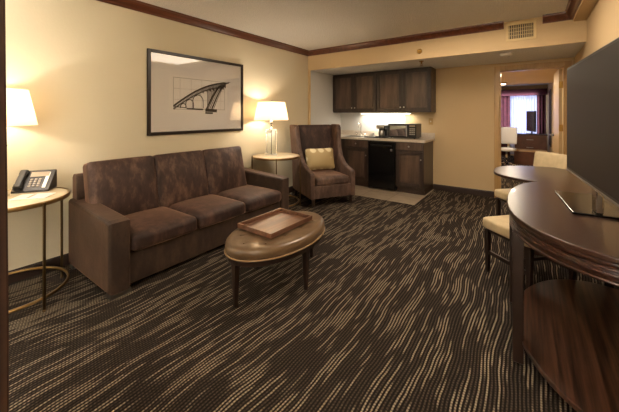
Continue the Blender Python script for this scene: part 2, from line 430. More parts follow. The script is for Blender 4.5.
def drape(x0, x1, y, z0, z1, amp, waves, name, mat, parent=None, th=.004):
    n = waves*10; vs = []; fs = []
    for k, zz in enumerate([z0+(z1-z0)*i/10 for i in range(11)]):
        for i in range(n+1):
            t = i/n; a = amp*(1+.08*math.sin(k*.6+i*.15))
            vs.append((x0+(x1-x0)*t+.25*amp*math.sin(2*2*PI*waves*t), y+a*math.sin(2*PI*waves*t), zz))
    W = n+1
    for k in range(10):
        for i in range(n): fs.append((k*W+i, k*W+i+1, (k+1)*W+i+1, (k+1)*W+i))
    o = MB().poly(vs, fs, None, True).build(name, mat, parent)
    md = o.modifiers.new('thick', 'SOLIDIFY'); md.thickness = th; md.offset = 0
    return o
c = drape(-1.75, -.625, .075, .012, 2.37, .045, 9, 'curtain', M['curtain'])
tag(c, 'dark brown drape hanging at the extreme left edge, beside the grey telephone table', 'curtain')
r = MB().tube([(-1.75, .075, 2.40), (-.69, .075, 2.40)], .014).cyl((-.69, .075, 2.40), (-.67, .075, 2.40), .02)
for x in (-1.7, -.76): r.cyl((x, .075, 2.40), (x, .075, ZC), .006)
tag(r.build('curtain_rod', M['espresso']), 'dark rod near the ceiling carrying the brown drape', 'curtain rod')
b1 = drape(-1.15, -.50, YF-.16, .01, 1.95, .05, 6, 'curtain', M['burg']); tag(b1, 'dark burgundy curtain left of the bright bedroom window', 'curtain')
b2 = drape(.20, .42, YF-.16, .01, 1.95, .04, 3, 'curtain', M['burg']); tag(b2, 'narrow burgundy curtain right of the bright bedroom window', 'curtain')
sh = drape(-.55, .24, YF-.06, .05, 1.95, .02, 12, 'sheer_curtain', M['sheer'], None, .001); tag(sh, 'white sheer curtain across the bright bedroom window', 'curtain')
tag(MB().box(-1.9, .45, YF-.25, YF-.001, 1.95, 2.14, .004).build('valance', M['burg']), 'burgundy box valance above the bedroom window', 'valance')

# ------------------------------------------------------------ sofa
sofa = thing('sofa', 'three-seat brown velvet sofa with loose back cushions below the framed picture', 'sofa', (-2.86, 1.94, 0))
# local: x 0 centre (front = +x), y along the length
def cap(p, u): return p
FX, BX, HL = .43, -.43, 1.01
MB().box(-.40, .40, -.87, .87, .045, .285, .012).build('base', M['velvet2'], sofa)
for s in (-1, 1):
    y0, y1 = sorted((s*HL, s*(HL-.15)))
    # sloping arm, higher at the back
    a = MB(); pr = [(FX, .035), (FX, .55), (.38, .562), (-.1, .585), (-.40, .60), (-.42, .58), (-.42, .035)]
    Mx = Matrix(((1, 0, 0, 0), (0, 0, 1, 0), (0, 1, 0, 0), (0, 0, 0, 1)))
    a.prism(pr, y0, y1, .024, Mx); a.build('arm', M['velvet2'], sofa)
bf = MB(); pr = [(-.30, .28), (-.335, .80), (-.35, .815), (-.42, .81), (-.445, .78), (-.445, .10), (-.30, .10)]
bf.prism(pr, -.97, .86, .012, Mx); bf.build('backrest', M['velvet2'], sofa)
for k in range(3):
    yc = (k-1)*.573
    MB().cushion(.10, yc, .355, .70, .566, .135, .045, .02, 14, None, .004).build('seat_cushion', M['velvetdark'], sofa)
    T = Matrix.Translation((-.205, yc-.075, .655)) @ Matrix.Rotation(math.radians(-13), 4, 'Y') @ Matrix.Rotation(math.radians(90), 4, 'Y')
    # built lying down, then stood up: sx -> height
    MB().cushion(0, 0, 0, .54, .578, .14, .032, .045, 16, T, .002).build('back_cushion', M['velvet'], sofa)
for x in (.39, -.37):
    for y in (-.93, .93):
        MB().box(x-.035, x+.038, y-.07, y+.07, 0, .038, .003).build('foot', M['steel'], sofa)

# ------------------------------------------------------------ armchair
ax = math.atan2(-.527, .85)                                  # facing direction
ac_front = Vector(((-2.13-2.52)/2, (4.15+3.52)/2))
fd = Vector((math.cos(ax), math.sin(ax)))
o2 = ac_front-fd*.40
chair = thing('armchair', 'brown velvet wingback armchair between the lamp table and the kitchenette', 'armchair', (o2.x, o2.y, 0), ax)
W = .37
MB().box(-.34, .395, -W+.07, W-.07, .125, .305, .012).build('seat_base', M['velvetarm'], chair)
sidepts = [(.40, .125), (.40, .47), (.385, .495), (.33, .51), (.22, .535), (.10, .585), (.0, .67), (-.07, .80), (-.11, .96), (-.13, 1.12), (-.155, 1.16), (-.20, 1.175), (-.36, 1.175), (-.40, 1.165), (-.41, 1.12), (-.385, .60), (-.37, .125)]
for s in (-1, 1):
    y0, y1 = sorted((s*W, s*(W-.075)))
    m_ = MB().prism(sidepts, y0, y1, .018, Mx)
    for v in m_.bm.verts:                                   # wings flare outwards
        v.co.y += s*.045*max(0, (v.co.z-.5)/.67)
    m_.build('wing', M['velvetarm'], chair)
T = Matrix.Translation((-.285, 0, .735)) @ Matrix.Rotation(math.radians(-7), 4, 'Y') @ Matrix.Rotation(PI/2, 4, 'Y')
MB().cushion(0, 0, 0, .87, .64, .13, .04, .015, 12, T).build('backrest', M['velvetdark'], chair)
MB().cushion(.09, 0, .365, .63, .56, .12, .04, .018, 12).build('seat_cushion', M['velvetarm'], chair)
for x, y in ((.36, .31), (.36, -.31), (-.34, .31), (-.34, -.31)):
    MB().taper(x, y, 0, .126, .032, .046, .003, (.0 if x > 0 else -.03), 0).build('leg', M['espresso'], chair)
T = Matrix.Rotation(math.radians(-14), 4, 'Y') @ Matrix.Rotation(PI/2, 4, 'Y')
def pl(p, u):
    k = 1-.12*(u.x**2*u.y**2); e = max(.12, (1-abs(u.x)**3)*(1-abs(u.y)**3))
    return Vector((p.x*(1-.05*(1-u.y**2)) , p.y*(1-.04*(1-u.x**2)), p.z*(.25+.75*e**.5)))
pw = MB().cushion(0, 0, 0, .35, .50, .13, .05, .02, 14, T, 0, pl)
pp = o2 + fd*(-.08)
tag(pw.build('throw_pillow', M['pillow'], None, (pp.x, pp.y, .625), ax), 'gold patterned rectangular pillow leaning on the wingback armchair', 'pillow')

# ------------------------------------------------------------ end tables and lamps
def end_table(loc, rz, label):
    t = thing('end_table', label, 'side table', loc, rz, None)
    tp = MB().lathe([(0, .722), (.322, .722), (.326, .726), (.326, .738), (.322, .742), (0, .742)], 64).build('tabletop', M['tabletop'], t)
    MB().lathe([(.327, .715), (.338, .715), (.340, .718), (.340, .741), (.338, .744), (.327, .744)], 64, closed=True).build('rim', M['brass'], t)
    for k in range(4):
        a = k*PI/2; x, y = .347*math.cos(a), .347*math.sin(a)
        MB().box(x-.007, x+.007, y-.007, y+.007, .012, .74, .002).cyl((x, y, 0), (x, y, .014), .011).build('leg', M['brassdark'], t)
    MB().lathe([(.318, .078), (.338, .078), (.338, .092), (.318, .092)], 64, closed=True).build('lower_ring', M['brass'], t)
    return t
t1 = end_table((-2.998, .515, 0), math.radians(19), 'round cream-topped brass side table holding the grey telephone, left of the sofa')
t2 = dup(t1, (-2.985, 3.32, 0), math.radians(-48), 'round cream-topped brass side table between the sofa and the armchair')

def lamp(loc, rz, label):
    t = thing('table_lamp', label, 'lamp', loc, rz)
    MB().box(-.085, .085, -.05, .05, 0, .018, .003).build('base', M['chrome'], t)
    for s in (-1, 1): MB().box(s*.075-.007, s*.075+.007, -.02, .02, .018, .365, .002).build('side_post', M['chrome'], t)
    MB().box(-.062, .062, -.018, .018, .018, .355, .004).build('glass_column', M['glass'], t)
    MB().cyl((0, 0, .018), (0, 0, .365), .006).build('stem', M['chrome'], t)
    MB().box(-.085, .085, -.03, .03, .365, .378, .002).build('cap_plate', M['chrome'], t)
    MB().lathe([(0, .378), (.03, .378), (.032, .39), (.014, .40), (.012, .45), (.02, .455), (.02, .50), (.0, .50)], 20).build('socket', M['chrome'], t)
    MB().tube([(0, -.02, .46), (0, -.06, .52), (0, -.07, .62), (0, -.05, .72), (0, 0, .765), (0, .05, .72), (0, .07, .62), (0, .06, .52), (0, .02, .46)], .0025).build('harp', M['chrome'], t)
    sh = MB().lathe([(.246, .515), (.250, .515), (.198, .775), (.194, .775)], 64, closed=True).build('lamp_shade', M['shade'], t)
    sp = MB()
    for a in (0, 2*PI/3, 4*PI/3): sp.cyl((0, 0, .768), (.195*math.cos(a), .195*math.sin(a), .768), .002, seg=6)
    sp.build('spider', M['chrome'], sh)
    MB().lathe([(0, .766), (.008, .766), (.006, .78), (.012, .79), (.007, .802), (0, .804)], 16).build('finial', M['chrome'], t)
    MB().lathe([(0, .50), (.012, .505), (.03, .55), (.032, .575), (.02, .60), (0, .606)], 16).build('light_bulb', M['bulb'], t)
    return t
ZT = .744
l1 = lamp((-3.095, .435, ZT), math.radians(40), 'lit white-shaded lamp beside the telephone, half hidden by the drape')
l2 = dup(l1, (-3.055, 3.29, ZT), math.radians(42), 'lit white-shaded lamp with clear column beside the armchair')
def bulb_light(x, y, e):
    L = bpy.data.lights.new('lamp_bulb_light', 'POINT'); L.energy = e; L.color = (1, .89, .76); L.shadow_soft_size = .045
    o = bpy.data.objects.new('lamp_bulb_light', L); COL.objects.link(o); o.location = (x, y, ZT+.645); return o
bulb_light(-3.095, .435, 10); bulb_light(-3.055, 3.29, 11)

# telephone and pad
ph = thing('telephone', 'dark grey desk telephone with tilted keypad on the left side table', 'telephone', (-3.16, .69, ZT), math.radians(-33))
wedge = [(-.07, 0), (.09, 0), (.09, .014), (-.055, .145), (-.07, .14)]
MB().prism(wedge, -.115, .115, .004, Mx).build('body', M['phone'], ph)
sl = math.atan2(.131, .145)
Tt = Matrix.Translation((.0175, 0, .0795)) @ Matrix.Rotation(sl, 4, 'Y')
MB().box(-.075, -.03, -.035, .085, .0, .006, .002, 2, Tt).build('display', M['lcd'], ph)
hs = MB().box(-.085, .085, -.10, -.055, .014, .036, .01, 3, Tt).box(-.085, -.04, -.105, -.05, .002, .03, .008, 3, Tt).box(.04, .085, -.105, -.05, .002, .03, .008, 3, Tt)
hs.build('handset', M['black'], ph)
for i in range(4):
    for j in range(3):
        x = -.012+i*.021; y = -.025+j*.026
        MB().box(x, x+.014, y, y+.018, .001, .0065, .0015, 1, Tt).build('key', M['steel'] if 0 else M['lcd'], ph)
MB().box(-.07, .08, .066, .088, .001, .0055, .001, 1, Tt).build('label_strip', M['white'], ph)
MB().tube([(-.08+.07*math.sin(i*.0)+.0, -.112-.0012*i, .012+.006*math.sin(i*1.2)) for i in range(26)] , .003, 6).build('cord', M['black'], ph)
np_ = thing('notepad', 'white notepad and card lying in front of the telephone', 'notepad', (-2.90, .62, ZT), math.radians(-38))
MB().box(-.075, .075, -.105, .105, 0, .006, .001).build('pad', M['white'], np_)
MB().box(-.05, .05, -.02, .0, .006, .007).build('printed_band', M['lcd'], np_)

# ------------------------------------------------------------ oval ottoman and tray
ot = thing('ottoman', 'oval tufted bronze leather ottoman on dark tapered legs in front of the sofa', 'ottoman', (-1.655, 1.875, 0), 0)
A_, B_ = .305, .49
def ottoman_top():
    b = bmesh.new(); seg = 72; rings = []
    btn = [(0, 0), (.0, .20), (.0, -.20), (.0, .38), (.0, -.38), (.15, .10), (.15, -.10), (-.15, .10), (-.15, -.10), (.13, .29), (.13, -.29), (-.13, .29), (-.13, -.29)]
    prof = [(.955, .345), (.985, .350), (.99, .365), (1.0, .385), (1.0, .415), (.985, .436), (.96, .449), (.92, .457)]+[(r/14, .457+.010*(1-(r/14)**2)) for r in range(12, 0, -1)]
    for rr, z in prof:
        ring = []
        for i in range(seg):
            t = 2*PI*i/seg; x = A_*rr*math.cos(t); y = B_*rr*math.sin(t); zz = z
            if rr < .93:
                for bx, by in btn:
                    d2 = (x-bx)**2+(y-by)**2; zz -= .017*math.exp(-d2/.0009)+.008*math.exp(-d2/.006)
            ring.append(b.verts.new((x, y, zz)))
        rings.append(ring)
    for k in range(len(rings)-1):
        for i in range(seg):
            j = (i+1) % seg; b.faces.new((rings[k][i], rings[k][j], rings[k+1][j], rings[k+1][i]))
    b.faces.new(rings[-1]); b.faces.new(rings[0][::-1])
    [setattr(v.co, 'z', .345+(v.co.z-.345)*.70) for v in b.verts]
    m = MB(); m._merge(b, None, True); return m, btn
mt, btn = ottoman_top()
cu = mt.build('cushion', M['leather'], ot)
for bx, by in btn: MB().lathe([(0, .414), (.008, .415), (.009, .418), (.004, .421), (0, .422)], 12, (bx, by)).build('button', M['leather'], cu)
for z in (.348,): MB().tube([(A_*1.0*math.cos(2*PI*i/72), B_*math.sin(2*PI*i/72), z) for i in range(72)], .006, 8, True).build('piping', M['piping'], ot)
MB().prism(sup(0, 0, A_-.012, B_-.012, 2), .302, .344, .003).build('frame', M['espresso'], ot)
for x, y in ((.0, -.455), (0, .455), (.27, 0), (-.27, 0)):
    MB().taper(x, y, 0, .306, .026, .045, .003).build('leg', M['espresso'], ot)
tr = thing('serving_tray', 'rectangular walnut serving tray lying on the oval ottoman', 'tray', (-1.70, 1.89, .4335), math.radians(-1))
MB().box(-.18, .18, -.25, .25, 0, .008).build('tray_bottom', M['traywood'], tr)
MB().box(-.185, .185, -.255, -.241, 0, .036, .002).box(-.185, .185, .241, .255, 0, .036, .002).box(-.185, -.171, -.241, .241, 0, .036, .002).box(.171, .185, -.241, .241, 0, .036, .002).build('tray_rim', M['traywood'], tr)

# ------------------------------------------------------------ framed print
fr = thing('framed_picture', 'wide black-framed etching of an arched bridge above the sofa', 'picture', (XL+.002, 2.31, 1.58), 0)
hw, hh = .672, .470
f_ = MB().box(0, .03, -hw, -hw+.035, -hh, hh, .004).box(0, .03, hw-.035, hw, -hh, hh, .004).box(0, .03, -hw+.035, hw-.035, hh-.035, hh, .004).box(0, .03, -hw+.035, hw-.035, -hh, -hh+.035, .004)
f_.build('frame', M['frame'], fr)
MB().box(.004, .012, -hw+.03, hw-.03, -hh+.03, hh-.03).build('mat_board', M['mat'], fr)
MB().box(.012, .0125, -.43, .40, -.225, .22).build('print_sheet', M['paper'], fr)
ink = MB(); X0 = .0128
def stroke(pts, w):
    pts = [(y*1.04, z*1.42+.02) for y, z in pts]; w = w*1.5
    for (y0, z0), (y1, z1) in zip(pts, pts[1:]):
        d = Vector((y1-y0, z1-z0))
        if d.length < 1e-6: continue
        n = Vector((-d.y, d.x)).normalized()*w/2
        ink.poly([(X0, y0+n.x, z0+n.y), (X0, y1+n.x, z1+n.y), (X0, y1-n.x, z1-n.y), (X0, y0-n.x, z0-n.y)], [(0, 1, 2, 3)])
def deck(t): return (-.36+.72*t, -.115+.29*t-.06*t*t+.03*math.sin(t*3.1))
stroke([deck(i/20) for i in range(21)], .013)
stroke([(y, z-.025-.012*i/20) for i, (y, z) in enumerate([deck(i/20) for i in range(21)])], .008)
for i in range(44):
    y, z = deck(i/44+.01); stroke([(y, z), (y+.004, z-.034-.03*i/44*(i % 3)/2)], .004+.005*(i/44))
for c0, rr in ((-.24, .035), (-.16, .05), (-.05, .07)):            # small arches on the left
    z0 = deck((c0+.36)/.72)[1]-.035
    stroke([(c0+rr*math.cos(a), z0-rr*.9+rr*math.sin(a)*.8) for a in [PI*k/12 for k in range(13)]], .007)
    for s in (-1, 1): stroke([(c0+s*rr, z0-rr*.9), (c0+s*rr, -.13)], .006)
for off, w in ((0, .016), (.022, .006), (.045, .006), (.075, .014), (.10, .005)):        # sweeping arch
    stroke([(.06+off+.27*t, -.15+.30*math.sin(t*PI/2)*(.82+off)) for t in [k/16 for k in range(17)]], w)
for k in range(14):
    t = .08+k/16; yy = .06+.27*t; zz = -.15+.30*math.sin(t*PI/2)*.82
    dz = deck(min(1, (yy+.36)/.72))[1]-.035
    if dz > zz: stroke([(yy, zz), (yy, dz)], .006)
stroke([(.05, -.145), (.22, -.15)], .026); stroke([(.05, -.17), (.16, -.172)], .014)
stroke([(-.20, -.135), (.02, -.14)], .012); stroke([(-.36, -.118), (-.20, -.128)], .006)
ink.build('bridge_drawing', M['ink'], fr)
ink = MB(); X0 = .01265
for y in (-.28, -.14, .0, .14, .28): stroke([(y, -.14), (y, .12)], .0015)
for z in (-.06, .03): stroke([(-.36, z), (.34, z)], .0015)
stroke([(-.36, -.14), (.34, -.14), (.34, .12), (-.36, .12), (-.36, -.14)], .003)
ink.build('construction_lines', M['inkl'], fr)
MB().box(.018, .02, -hw+.034, hw-.034, -hh+.034, hh-.034).build('glass_pane', M['pglass'], fr)

# ------------------------------------------------------------ kitchenette
def cab_door(w, h, fw=.055):
    """door slab in x (width) and z, front face at y = 0 going back to +.02"""
    m = MB().box(0, fw, 0, .02, 0, h, .003).box(w-fw, w, 0, .02, 0, h, .003).box(fw, w-fw, 0, .02, h-fw, h, .003).box(fw, w-fw, 0, .02, 0, fw, .003)
    return m
def add_door(par, x, y, z, w, h, knob, fw=.055, name='door'):
    d = cab_door(w, h, fw).build(name, M['cab'], par, (x, y, z))
    p = MB().box(fw-.002, w-fw+.002, .010, .018, fw-.002, h-fw+.002)
    if w-2*fw > .1 and h-2*fw > .1: p.box(fw+.018, w-fw-.018, .003, .012, fw+.018, h-fw-.018, .006, 1)
    p.build('panel', M['cabp'], d)
    if knob: MB().xf(Matrix()).cyl((knob[0], 0, knob[1]), (knob[0], -.014, knob[1]), .005).cyl((knob[0], -.014, knob[1]), (knob[0], -.024, knob[1]), .013, .010).build('knob', M['steel'], d)
    return d
YU = 5.40
def upper(x0, x1, label):
    t = thing('wall_cabinet', label, 'cabinet', ((x0+x1)/2, YU, 1.38), 0, None)
    w = x1-x0; h = 2.152-1.38
    MB().box(-w/2+.001, w/2-.001, .0, YB-YU-.008, 0, h, .002).build('body', M['cab'], t)
    dw = (w-.012)/2
    add_door(t, -w/2+.004, -.021, .02, dw-.004, h-.045, (dw-.03, .07))
    add_door(t, .004, -.021, .02, dw-.004, h-.045, (.03, .07))
    return t
upper(-3.285, -2.327, 'two-door dark walnut wall cabinet at the left, above the sink')
upper(-2.325, -1.345, 'two-door dark walnut wall cabinet at the right, above the microwave')
YC = 5.12
def basecab(x0, x1, label, endpanel=False, knobside=1):
    t = thing('base_cabinet', label, 'cabinet', ((x0+x1)/2, YC, 0.007))
    w = x1-x0
    MB().box(-w/2+.001, w/2-.001, 0, YB-YC-.008, .10, .868, .002).build('body', M['cab'], t)
    MB().box(-w/2+.001, w/2-.001, .06, YB-YC-.008, 0, .10).build('toe_kick', M['base'], t)
    if w > .44:
        dr = MB().box(0, w-.02, 0, .02, 0, .125, .004).box(.03, w-.05, -.003, .001, .025, .10, .003).build('drawer', M['cabp'], t, (-w/2+.01, -.021, .735))
        k = (w-.02)/2
        MB().cyl((k, -.003, .062), (k, -.016, .062), .005).cyl((k, -.016, .062), (k, -.026, .062), .014, .010).build('knob', M['steel'], dr)
        add_door(t, -w/2+.01, -.021, .13, w-.02, .585, ((w-.05) if knobside > 0 else .03, .46))
    return t
basecab(-3.285, -2.852, 'narrow blank-front dark base cabinet in the corner under the sink')
basecab(-2.85, -2.365, 'dark walnut base cabinet immediately left of the black refrigerator', False, 1)
basecab(-1.86, -1.392, 'dark walnut base cabinet at the right end, under the microwave', True, 1)
fg = thing('mini_fridge', 'black compact refrigerator built in between two base cabinets', 'refrigerator', (-2.1125, YC, .006))
MB().box(-.248, .247, .02, .58, .02, .865, .006).build('body', M['black'], fg)
dr = MB().box(-.245, .244, -.03, .018, .04, .855, .008).build('door', M['blackgl'], fg)
MB().box(-.19, .19, -.052, -.028, .775, .80, .006).build('handle', M['black'], dr)
MB().box(.165, .20, -.032, -.029, .70, .735, .002).build('badge', M['steel'], dr)
for x in (-.2, .2): MB().cyl((x, .1, 0), (x, .1, .022), .015).build('foot', M['black'], fg)
ct = thing('countertop', 'pale laminate countertop with low backsplash over the base cabinets', 'countertop', (0, 0, 0))
sx0, sx1, sy0, sy1 = -2.95, -2.58, 5.22, 5.55
MB().box(-3.288, sx0, 5.085, YB-.007, .878, .915, .004).box(sx1, -1.362, 5.085, YB-.007, .878, .915, .004).box(sx0, sx1, 5.085, sy0, .878, .915, .003).box(sx0, sx1, sy1, YB-.007, .878, .915, .003).build('slab', M['counter'], ct)
MB().box(-3.27, -1.362, YB-.027, YB-.007, .915, 1.01, .003).box(-3.288, -3.27, 5.085, YB-.007, .915, 1.01, .003).build('backsplash', M['counter'], ct)
sk = MB().box(sx0+.001, sx1-.001, sy0+.001, sy0+.012, .80, .918).box(sx0+.001, sx1-.001, sy1-.012, sy1-.001, .80, .918).box(sx0+.001, sx0+.012, sy0, sy1, .80, .918).box(sx1-.012, sx1-.001, sy0, sy1, .80, .918).box(sx0+.001, sx1-.001, sy0, sy1, .79, .80)
tag(sk.build('sink', M['steel']), 'small steel bar sink set into the pale countertop', 'sink')
fa = thing('faucet', 'chrome gooseneck faucet behind the small sink', 'faucet', (-2.77, 5.63, .915))
MB().cyl((0, 0, 0), (0, 0, .03), .022).build('base', M['chrome'], fa)
MB().tube([(0, 0, .02), (0, 0, .20)]+[(0, -.06+.06*math.cos(a), .20+.06*math.sin(a)) for a in [PI*k/10 for k in range(1, 10)]]+[(0, -.12, .19), (0, -.12, .16)], .009, 12).build('spout', M['chrome'], fa)
for s in (-1, 1):
    MB().cyl((s*.09, 0, 0), (s*.09, 0, .05), .016, .012).box(s*.09-.03, s*.09+.03, -.006, .006, .045, .058, .003).build('handle', M['chrome'], fa)
# appliances
mw = thing('microwave', 'black microwave with mirrored door on the right end of the counter', 'microwave', (-1.83, 5.33, .915))
MB().box(-.25, .25, .02, .33, .012, .262, .006).build('body', M['black'], mw)
dr = MB().box(-.25, .115, 0, .02, .014, .26, .004).build('door', M['black'], mw)
MB().box(-.215, .075, -.003, .001, .045, .23, .003).build('window', M['mirror'], dr); MB().box(.085, .10, -.03, -.003, .04, .235, .004).build('handle', M['steel'], dr)
cp = MB().box(.117, .25, 0, .02, .014, .26, .004).build('control_panel', M['black'], mw)
MB().box(.135, .235, -.002, .001, .21, .24).build('display', M['lcd'], cp)
for i in range(4):
    for j in range(3): MB().box(.138+j*.034, .138+j*.034+.026, -.003, .001, .07+i*.032, .07+i*.032+.02, .001, 1).build('button', M['steel'], cp)
for x in (-.21, .21):
    for y in (.05, .29): MB().cyl((x, y, 0), (x, y, .014), .012).build('foot', M['black'], mw)
st = thing('serving_tray', 'flat black tray on the counter beneath the coffee maker', 'tray', (-2.27, 5.33, .9155), 0)
MB().box(-.22, .17, -.13, .13, 0, .006).box(-.22, .17, -.13, -.122, .006, .018, .002).box(-.22, .17, .122, .13, .006, .018, .002).box(-.22, -.212, -.122, .122, .006, .018, .002).box(.162, .17, -.122, .122, .006, .018, .002).build('tray_body', M['black'], st)
cm = thing('coffee_maker', 'small black and steel coffee maker on the black counter tray', 'coffee maker', (-2.19, 5.33, .9225))
MB().box(-.08, .08, -.09, .09, 0, .025, .006).build('base', M['black'], cm)
MB().box(-.08, .08, .03, .09, .025, .16, .006).build('tower', M['black'], cm)
MB().box(-.082, .082, -.09, .09, .155, .225, .012).build('brew_head', M['black'], cm)
MB().box(-.07, .07, -.093, -.089, .165, .212, .002).build('front_plate', M['steel'], cm)
MB().lathe([(0, .027), (.05, .027), (.058, .05), (.055, .10), (.04, .125), (.036, .14), (0, .14)], 24, (0, -.03)).build('carafe', M['steel'], cm)
pk = thing('coffee_packet', 'white folded packet lying on the left of the black counter tray', 'packet', (-2.40, 5.33, .9225))
MB().poly([(-.06, -.05, 0), (.05, -.05, 0), (.05, .05, 0), (-.06, .05, 0), (.02, -.04, .075), (.04, -.04, .08), (.04, .04, .08), (.02, .04, .075)], [(0, 1, 2, 3), (4, 5, 6, 7), (0, 1, 5, 4), (1, 2, 6, 5), (2, 3, 7, 6), (3, 0, 4, 7)]).build('packet_body', M['white'], pk)
# under-cabinet fitting
uc = thing('undercabinet_light', 'glowing strip light fixed beneath the wall cabinets', 'light', (-2.25, 5.60, 1.38))
MB().box(-.50, .50, -.045, .045, -.022, -.001, .003).build('housing', M['white'], uc)
MB().box(-.48, .48, -.035, .035, -.028, -.021, .002).build('diffuser', M['led'], uc)
# switch plate
sw = thing('light_switch', 'cream light switch plate on the wall right of the microwave', 'switch', (-1.435, YB, 1.215))
MB().box(-.036, .036, -.006, -.0005, -.058, .058, .002).build('plate', M['cream'], sw); MB().box(-.006, .006, -.014, -.005, -.012, .012, .002).build('toggle', M['white'], sw)

# ------------------------------------------------------------ soffit fittings
vt = thing('air_vent', 'beige slatted air vent on the soffit between the crown moulding ends', 'vent', (-.083, YS, 2.37))
MB().box(-.155, .155, -.012, -.0005, -.115, -.085, .003).box(-.155, .155, -.012, -.0005, .085, .115, .003).box(-.155, -.125, -.012, -.0005, -.085, .085, .003).box(.125, .155, -.012, -.0005, -.085, .085, .003).build('frame', M['vent'], vt)
MB().box(-.125, .125, -.003, -.0005, -.085, .085).build('backing', M['ventin'], vt)
g = MB()
for i in range(13): g.box(-.118+i*.0188, -.112+i*.0188, -.010, -.003, -.085, .085)
for i in range(3): g.box(-.125, .125, -.006, -.003, -.045+i*.043, -.041+i*.043)
g.build('grille', M['vent'], vt)
sd = thing('smoke_detector', 'small round white smoke detector on the soffit underside near the doorway', 'smoke detector', (-.25, 4.86, ZS))
MB().lathe([(0, -.001), (.07, -.001), (.072, -.012), (.062, -.03), (.04, -.038), (0, -.038)], 32).build('housing', M['white'], sd)
MB().lathe([(0, -.037), (.012, -.037), (.01, -.042), (0, -.042)], 16, (.03, 0)).build('test_button', M['steel'], sd)
s1 = thing('sprinkler_head', 'brass sidewall sprinkler on the soffit face, upper of the pair', 'sprinkler', (-1.31, YS, 2.27))
MB().cyl((0, -.0005, 0), (0, -.012, 0), .038, .028).build('escutcheon', M['gold'], s1)
MB().cyl((0, -.012, 0), (0, -.05, 0), .012).cyl((0, -.05, 0), (0, -.056, 0), .02).box(-.02, .02, -.075, -.05, .012, .016).build('nozzle', M['gold'], s1)
s2 = thing('sprinkler_head', 'pendant sprinkler under the soffit near the wall cabinets, lower of the pair', 'sprinkler', (-1.335, 4.78, ZS))
MB().lathe([(0, -.001), (.036, -.001), (.03, -.012), (0, -.012)], 24).build('escutcheon', M['gold'], s2)
MB().cyl((0, 0, -.012), (0, 0, -.045), .011).cyl((-.012, 0, -.045), (-.012, 0, -.068), .003).cyl((.012, 0, -.045), (.012, 0, -.068), .003).cyl((0, 0, -.068), (0, 0, -.072), .022).build('nozzle', M['gold'], s2)

# ------------------------------------------------------------ desk console, television
dk = thing('console_desk', 'dark zebra-grain bow-front console with oval lower shelf under the television', 'desk', (0, 0, 0))
top = sup(XR-.012, 2.40, .63, .84, 2.5, 96, True)
ins = sup(XR-.012, 2.40, .61, .82, 2.5, 96, True)
MB().prism(top, .775, .80, .006).build('desktop', M['desktop'], dk)
# bow-front apron with raised mouldings
ap = MB()
def band(off, z0, z1, th=.02):
    o_ = sup(XR-.012, 2.40, .63-off, .84-off, 2.5, 96, True); i_ = sup(XR-.012, 2.40, .63-off-th, .84-off-th, 2.5, 96, True)
    n = len(o_); vs = []
    for (x, y) in o_: vs += [(x, y, z0), (x, y, z1)]
    for (x, y) in i_: vs += [(x, y, z0), (x, y, z1)]
    fs = []
    for i in range(n-1):
        a = 2*i; b = 2*n+2*i
        fs += [(a, a+2, a+3, a+1), (b, b+1, b+3, b+2), (a+1, a+3, b+3, b+1), (a, b, b+2, a+2)]
    fs += [(0, 1, 2*n+1, 2*n), (2*n-2, 4*n-2, 4*n-1, 2*n-1)]
    ap.poly(vs, fs, None, True)
band(.012, .755, .776); band(.022, .69, .756)
band(.016, .738, .745, .01); band(.016, .718, .724, .01); band(.014, .688, .698, .03)
ap.build('apron', M['zebra'], dk)
MB().prism([( .40-.47*math.cos(t), 2.27+.70*math.sin(t)) for t in [(-1.82+3.64*i/60) for i in range(61)] if True], .105, .13, .006).build('lower_shelf', M['zebrav'], dk)
for x, y in ((-.048, 2.01), (-.088, 2.62), (.47, 1.72), (.47, 3.08)):
    MB().taper(x, y, 0, .70 if x < 0 else .776, .050, .052, .003).build('leg', M['espresso'], dk)
tv = thing('television', 'large flat black television standing on the console desk', 'television', (.285, 2.22, .80), math.radians(5))
MB().box(-.10, .12, -.05, .49, 0, .012, .004).build('stand_base', M['blackgl'], tv)
MB().box(.0, .03, -.03, .06, .012, .16, .006).build('stand_neck', M['chrome'], tv)
MB().box(-.014, .03, -.62, .615, .145, .865, .004).build('housing', M['black'], tv)
MB().box(-.0165, -.013, -.60, .595, .17, .848, .001).build('screen', M['screen'], tv)
MB().box(-.017, -.013, -.62, .615, .146, .156, .001).build('bottom_trim', M['steel'], tv)

# ------------------------------------------------------------ oval table and seating behind
tb = thing('oval_table', 'dark oval dining table against the right wall beyond the console', 'table', (0, 0, 0))
MB().prism(sup(XR-.016, 3.765, .81, .52, 2.7, 72, True), .735, .76, .006).build('tabletop', M['desktop'], tb)
MB().cyl((.12, 3.765, .03), (.12, 3.765, .735), .035).build('pedestal', M['espresso'], tb)
MB().lathe([(0, 0), (.16, 0), (.165, .012), (.06, .03), (0, .03)], 36, (.12, 3.765)).build('pedestal_foot', M['espresso'], tb)
MB().box(.47, .505, 3.4, 4.13, .66, .735, .003).build('wall_rail', M['espresso'], tb)
cd = thing('dining_chair', 'cream upholstered chair with padded back behind the oval table', 'chair', (0, 0, 0))
fx = Vector((-.76, -.65)).normalized(); ang = math.atan2(fx.y, fx.x)
